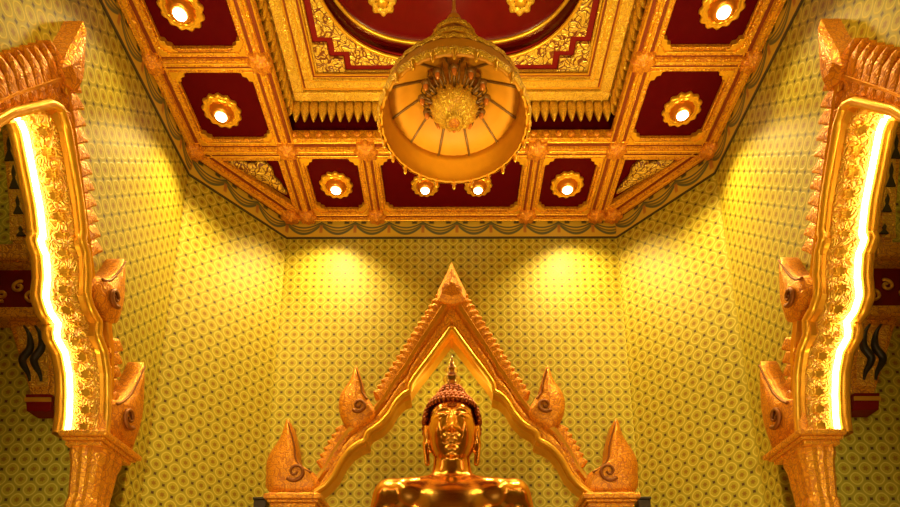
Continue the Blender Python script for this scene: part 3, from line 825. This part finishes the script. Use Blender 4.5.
for i in range(6):
    phi = (i+.2)/6*PI/2; rx = .13*math.cos(phi); z = ut+.135*math.sin(phi); n = max(5, int(2*PI*rx/.042))
    for k in range(n): a = 2*PI*(k+.5*(i % 2))/n; mb.ball((rx*math.cos(a), rx*math.sin(a), z), .024, 8, 6)
mb.build('topknot', 'hair', S, True)
mb = MB(); z1 = ut+.10
mb.lathe([(0, z1-.02), (.07, z1), (.085, z1+.04), (.06, z1+.07), (.078, z1+.10), (.07, z1+.14), (.04, z1+.17), (.055, z1+.20), (.045, z1+.24), (.02, z1+.265), (.024, z1+.29), (.012, z1+.33), (0, z1+.38)], 24, (0, 0, 0), lambda k, z: 1+.12*math.cos(2*PI*k*6))
mb.build('flame_finial', 'flame', S, True)
tag(S, 'polished gold seated statue with curled hair and flame topknot under the arch', 'statue')
# pedestal under it
R = empty('pedestal', (0, 5.32, 0))
mb = MB()
def slab(w, d, z0, z1, n=40):
    P = []
    for k in range(n):
        a = 2*PI*k/n; c, q = math.cos(a), math.sin(a); kk = (abs(c)**4+abs(q)**4)**-.25
        P.append((c*kk*w, q*kk*d))
    mb.prism(P, lambda p, q, k: (p, q, k), z0, z1)
slab(1.6, .98, 0, .3); slab(1.45, .9, .3, .5)
mb.build('plinth', 'base', R, bevel=.02)
mb = MB(); slab(1.3, .8, .5, .95); mb.build('waist', 'red', R)
mb = MB(); slab(1.45, .9, .95, 1.1); slab(1.38, .86, 1.1, 1.42); slab(1.48, .9, 1.42, 1.5); mb.build('lotus_tier', 'base', R, bevel=.02)
mb = MB(); slab(1.45, .88, 1.5, 1.61); mb.build('cushion', 'base', R, bevel=.03)
tag(R, 'carved gold and red tiered pedestal under the seated statue', 'pedestal')
# dark posts beside the foot of the arch
for s, nm in ((-1, 'left'), (1, 'right')):
    R = empty('dark_post', (s*2.09, 6.57, 0))
    mb = MB(); mb.box(-.07, .07, -.07, .07, 0, 2.0+E); mb.build('shaft', 'dark', R, bevel=.01)
    mb = MB(); mb.box(-.08, .08, -.08, .08, 2.0+E, 2.03+E); mb.build('cap', 'dark', R, bevel=.008)
    tag(R, 'dark post top beside the %s foot of the altar arch' % nm, 'post')

# ------------------------------------------------------------------ the hanging ceremonial umbrella
UZ, UR = 4.02+E, .54
U = empty('hanging_umbrella', (.02, 3.65, UZ))
NRB = 12
mb = MB()                                                   # valance: outer skirt, slightly flared at the hem
prof = [(UR, 0), (UR+.008, .02), (UR*.98, .09), (UR*.95, .18), (UR*.915, .24)]
mb.lathe(prof+[(r-.012, z) for r, z in prof[::-1]], 96, close=True, wob=lambda k, z: 1+.006*math.cos(2*PI*k*48)*(1-z/.3))
mb.build('valance', 'silk', U, True)
mb = MB(); mb.lathe([(UR*.915, .24), (UR*.7, .31), (UR*.4, .40), (.16, .47), (.05, .50), (.05, .49), (.16, .455), (UR*.4, .385), (UR*.7, .295), (UR*.905, .225)], 96, close=True)
mb.build('canopy', 'silk_in', U, True)
for k in range(NRB):
    a = 2*PI*(k+.5)/NRB; c, q = math.cos(a), math.sin(a)
    mb = MB(); mb.tube([(c*r, q*r, z) for r, z in ((UR*.91, .215), (UR*.7, .285), (UR*.4, .375), (.12, .45))], .009, 6); mb.build('rib', 'rib', U, True)
mb = MB(); mb.lathe([(UR*.915+.012, .245), (UR*.925+.02, .225), (UR*.93+.008, .20)], 96, wob=lambda k, z: 1+.01*math.cos(2*PI*k*60)); mb.lathe([(UR+.012, .0), (UR+.03, .03), (UR+.018, .06)], 96, wob=lambda k, z: 1+.01*math.cos(2*PI*k*60)); mb.build('gold_band', 'bright', U, True)
NT_ = 24
for k in range(NT_):                                        # ornaments along the hem
    a = 2*PI*k/NT_; c, q = math.cos(a)*(UR+.012), math.sin(a)*(UR+.012)
    mb = MB()
    mb.lathe([(0, .04), (.018, .03), (.022, .005), (.01, -.015), (.014, -.03), (.011, -.045), (0, -.06)], 8, (c, q, 0))
    mb.build('hem_pendant', 'bead', U, True)
# hub: lotus boss facing down, ring of leaf sprays and bulbs round it
mb = MB()
mb.lathe([(0, .03), (.055, .025), (.065, .04), (.05, .06), (.10, .07), (.155, .12), (.175, .18), (.15, .21), (.05, .23), (0.0, .23)], 60, (0, 0, 0), lambda k, z: 1+(.07*math.cos(2*PI*k*14) if z > .065 else 0))
mb.lathe([(.02, .21), (.02, .49)], 12)
hub = mb.build('hub', 'bright', U, True)
mb = MB(); mb.ball((0, 0, .035), (.045, .045, .03), 16, 8); mb.build('hub_boss', 'boss', hub, True)
for k in range(12):
    a = 2*PI*(k)/12; c, q = math.cos(a), math.sin(a)
    mb = MB(); mb.tube([(c*r, q*r, z) for r, z in ((.05, .25), (.16, .22), (.235, .25), (.24, .29))], .010, 6)
    mb.lathe([(0, .235), (.03, .25), (.036, .27), (.02, .29)], 10, (c*.24, q*.24, 0), None)
    for da in (-.16, .16):
        c2, q2 = math.cos(a+da), math.sin(a+da)
        mb.tube([(c2*r, q2*r, z) for r, z in ((.17, .21), (.22, .235), (.25, .29), (.24, .34))], lambda t: .010*(1-.7*t), 6)
    ar = mb.build('lamp_arm', 'rib', U, True)
    mb = MB(); mb.lathe([(0, .20), (.010, .205), (.019, .225), (.020, .25), (.012, .27), (0, .275)], 10, (c*.24, q*.24, 0)); mb.build('bulb', 'glass', ar, True)
# upper tiers and rod
z = .45
for i, (r, hh) in enumerate(((.30, .16), (.22, .14), (.15, .12))):
    mb = MB(); mb.lathe([(r+.012, z), (r, z+.02), (r*.94, z+hh*.6), (r*.55, z+hh*.85), (.03, z+hh), (.03, z+hh-.012), (r*.55, z+hh*.78), (r*.9, z+hh*.55), (r-.005, z+.0)], 60, close=True, wob=lambda k, q: 1+.008*math.cos(2*PI*k*40))
    tt = mb.build('upper_tier', 'silk', U, True)
    mb = MB(); mb.lathe([(r+.014, z-.012), (r+.026, z+.015), (r+.01, z+.04)], 60, wob=lambda k, q: 1+.02*math.cos(2*PI*k*24)); mb.build('gold_band', 'bright', tt, True)
    z += hh+.04
mb = MB(); mb.lathe([(0, .45), (.035, .45), (.03, z), (.055, z+.03), (.06, z+.07), (.03, z+.12), (.014, z+.2), (.012, ZR+.30-UZ), (0, ZR+.30-UZ)], 20); mb.build('hanging_rod', 'bead', U, True)
tag(U, 'tiered golden ceremonial umbrella hanging from the ceiling, seen from below', 'umbrella')

# ------------------------------------------------------------------ lights: the lamps of the room and added fill lights
def spot(x, y, z, tx, ty, tz, watt, ang, blend=.6, col=(1, .78, .40), r=.06):
    l = bpy.data.lights.new('spot', 'SPOT'); l.energy = watt; l.color = col; l.spot_size = math.radians(ang); l.spot_blend = blend; l.shadow_soft_size = r
    o = bpy.data.objects.new('spot_beam', l); C.objects.link(o); o.location = (x, y, z)  # serves the downlights and the added fill spots alike
    o.rotation_euler = (Vector((tx, ty, tz))-Vector((x, y, z))).to_track_quat('-Z', 'Y').to_euler(); return o
def point(x, y, z, watt, r=.1, col=(1, .78, .40)):
    l = bpy.data.lights.new('point', 'POINT'); l.energy = watt; l.color = col; l.shadow_soft_size = r
    o = bpy.data.objects.new('fill_glow', l); C.objects.link(o); o.location = (x, y, z); return o  # point lights here are added fill without a fitting
zl = ZC-.08
YL = (1, .74, .25)
for s in (-1, 1):
    spot(s*1.50, 6.32, zl, s*1.95, 6.62, 2.5, 270, 125, 1, YL)
    spot(s*2.50, 5.30, zl, s*2.50, 5.95, 2.0, 270, 112, 1, YL)
    spot(s*2.50, 4.23, zl, s*2.3, 4.7, 0, 90, 110, 1, YL)
    spot(s*.33, 6.35, zl, s*.1, 5.3, 3.6, 230, 70, 1, YL)
    for y in (3.1, 2.05, .95): spot(s*2.44, y, zl, s*1.8, y+.8, 0, 90, 110, 1, YL)
    point(s*4.3, 4.5, 5.4+E, 7, .1, YL)  # unseen point added to brighten the passage walls
    # unseen fill spots added low in the room brighten the ceiling from below
    spot(s*1.7, -.6, 1.3, s*.7, 4.2, ZC, 420, 75, 1, YL, .25)
    spot(s*2.3, 3.6, .6, s*1.6, 5.6, ZC, 190, 70, 1, YL, .2)
    spot(s*1.7, 3.4, 2.2, s*1.0, 4.7, ZC+.4, 1050, 48, 1, (1, .80, .30), .2)
    # unseen soft fill spots added on the entrance side, onto angled walls and statue
    spot(s*.9, -.9, 2.4, s*2.3, 6.2, 2.7, 620, 44, 1, (1, .86, .52), .35)
point(0, 6.66, 3.35+E, 6, .2, YL)  # unseen fill added behind the statue, brightens the wallpaper inside the arch
w = bpy.data.worlds.new('world'); sc.world = w; w.use_nodes = True
w.node_tree.nodes['Background'].inputs[0].default_value = (.10, .06, .02, 1); w.node_tree.nodes['Background'].inputs[1].default_value = .3

# ------------------------------------------------------------------ camera
cd = bpy.data.cameras.new('camera'); cam = bpy.data.objects.new('camera', cd); C.objects.link(cam)
cd.sensor_width = 36; cd.lens = 625*36/900; cd.shift_y = 253.5/900; cd.clip_start = .05
cam.location = (0, 0, E); cam.rotation_euler = (PI/2+math.atan(184/625), 0, math.radians(.18))
sc.camera = cam
sc.view_settings.view_transform = 'Standard'; sc.view_settings.look = 'None'; sc.view_settings.gamma = 1
sc.view_settings.use_curve_mapping = False; sc.view_settings.exposure = .25
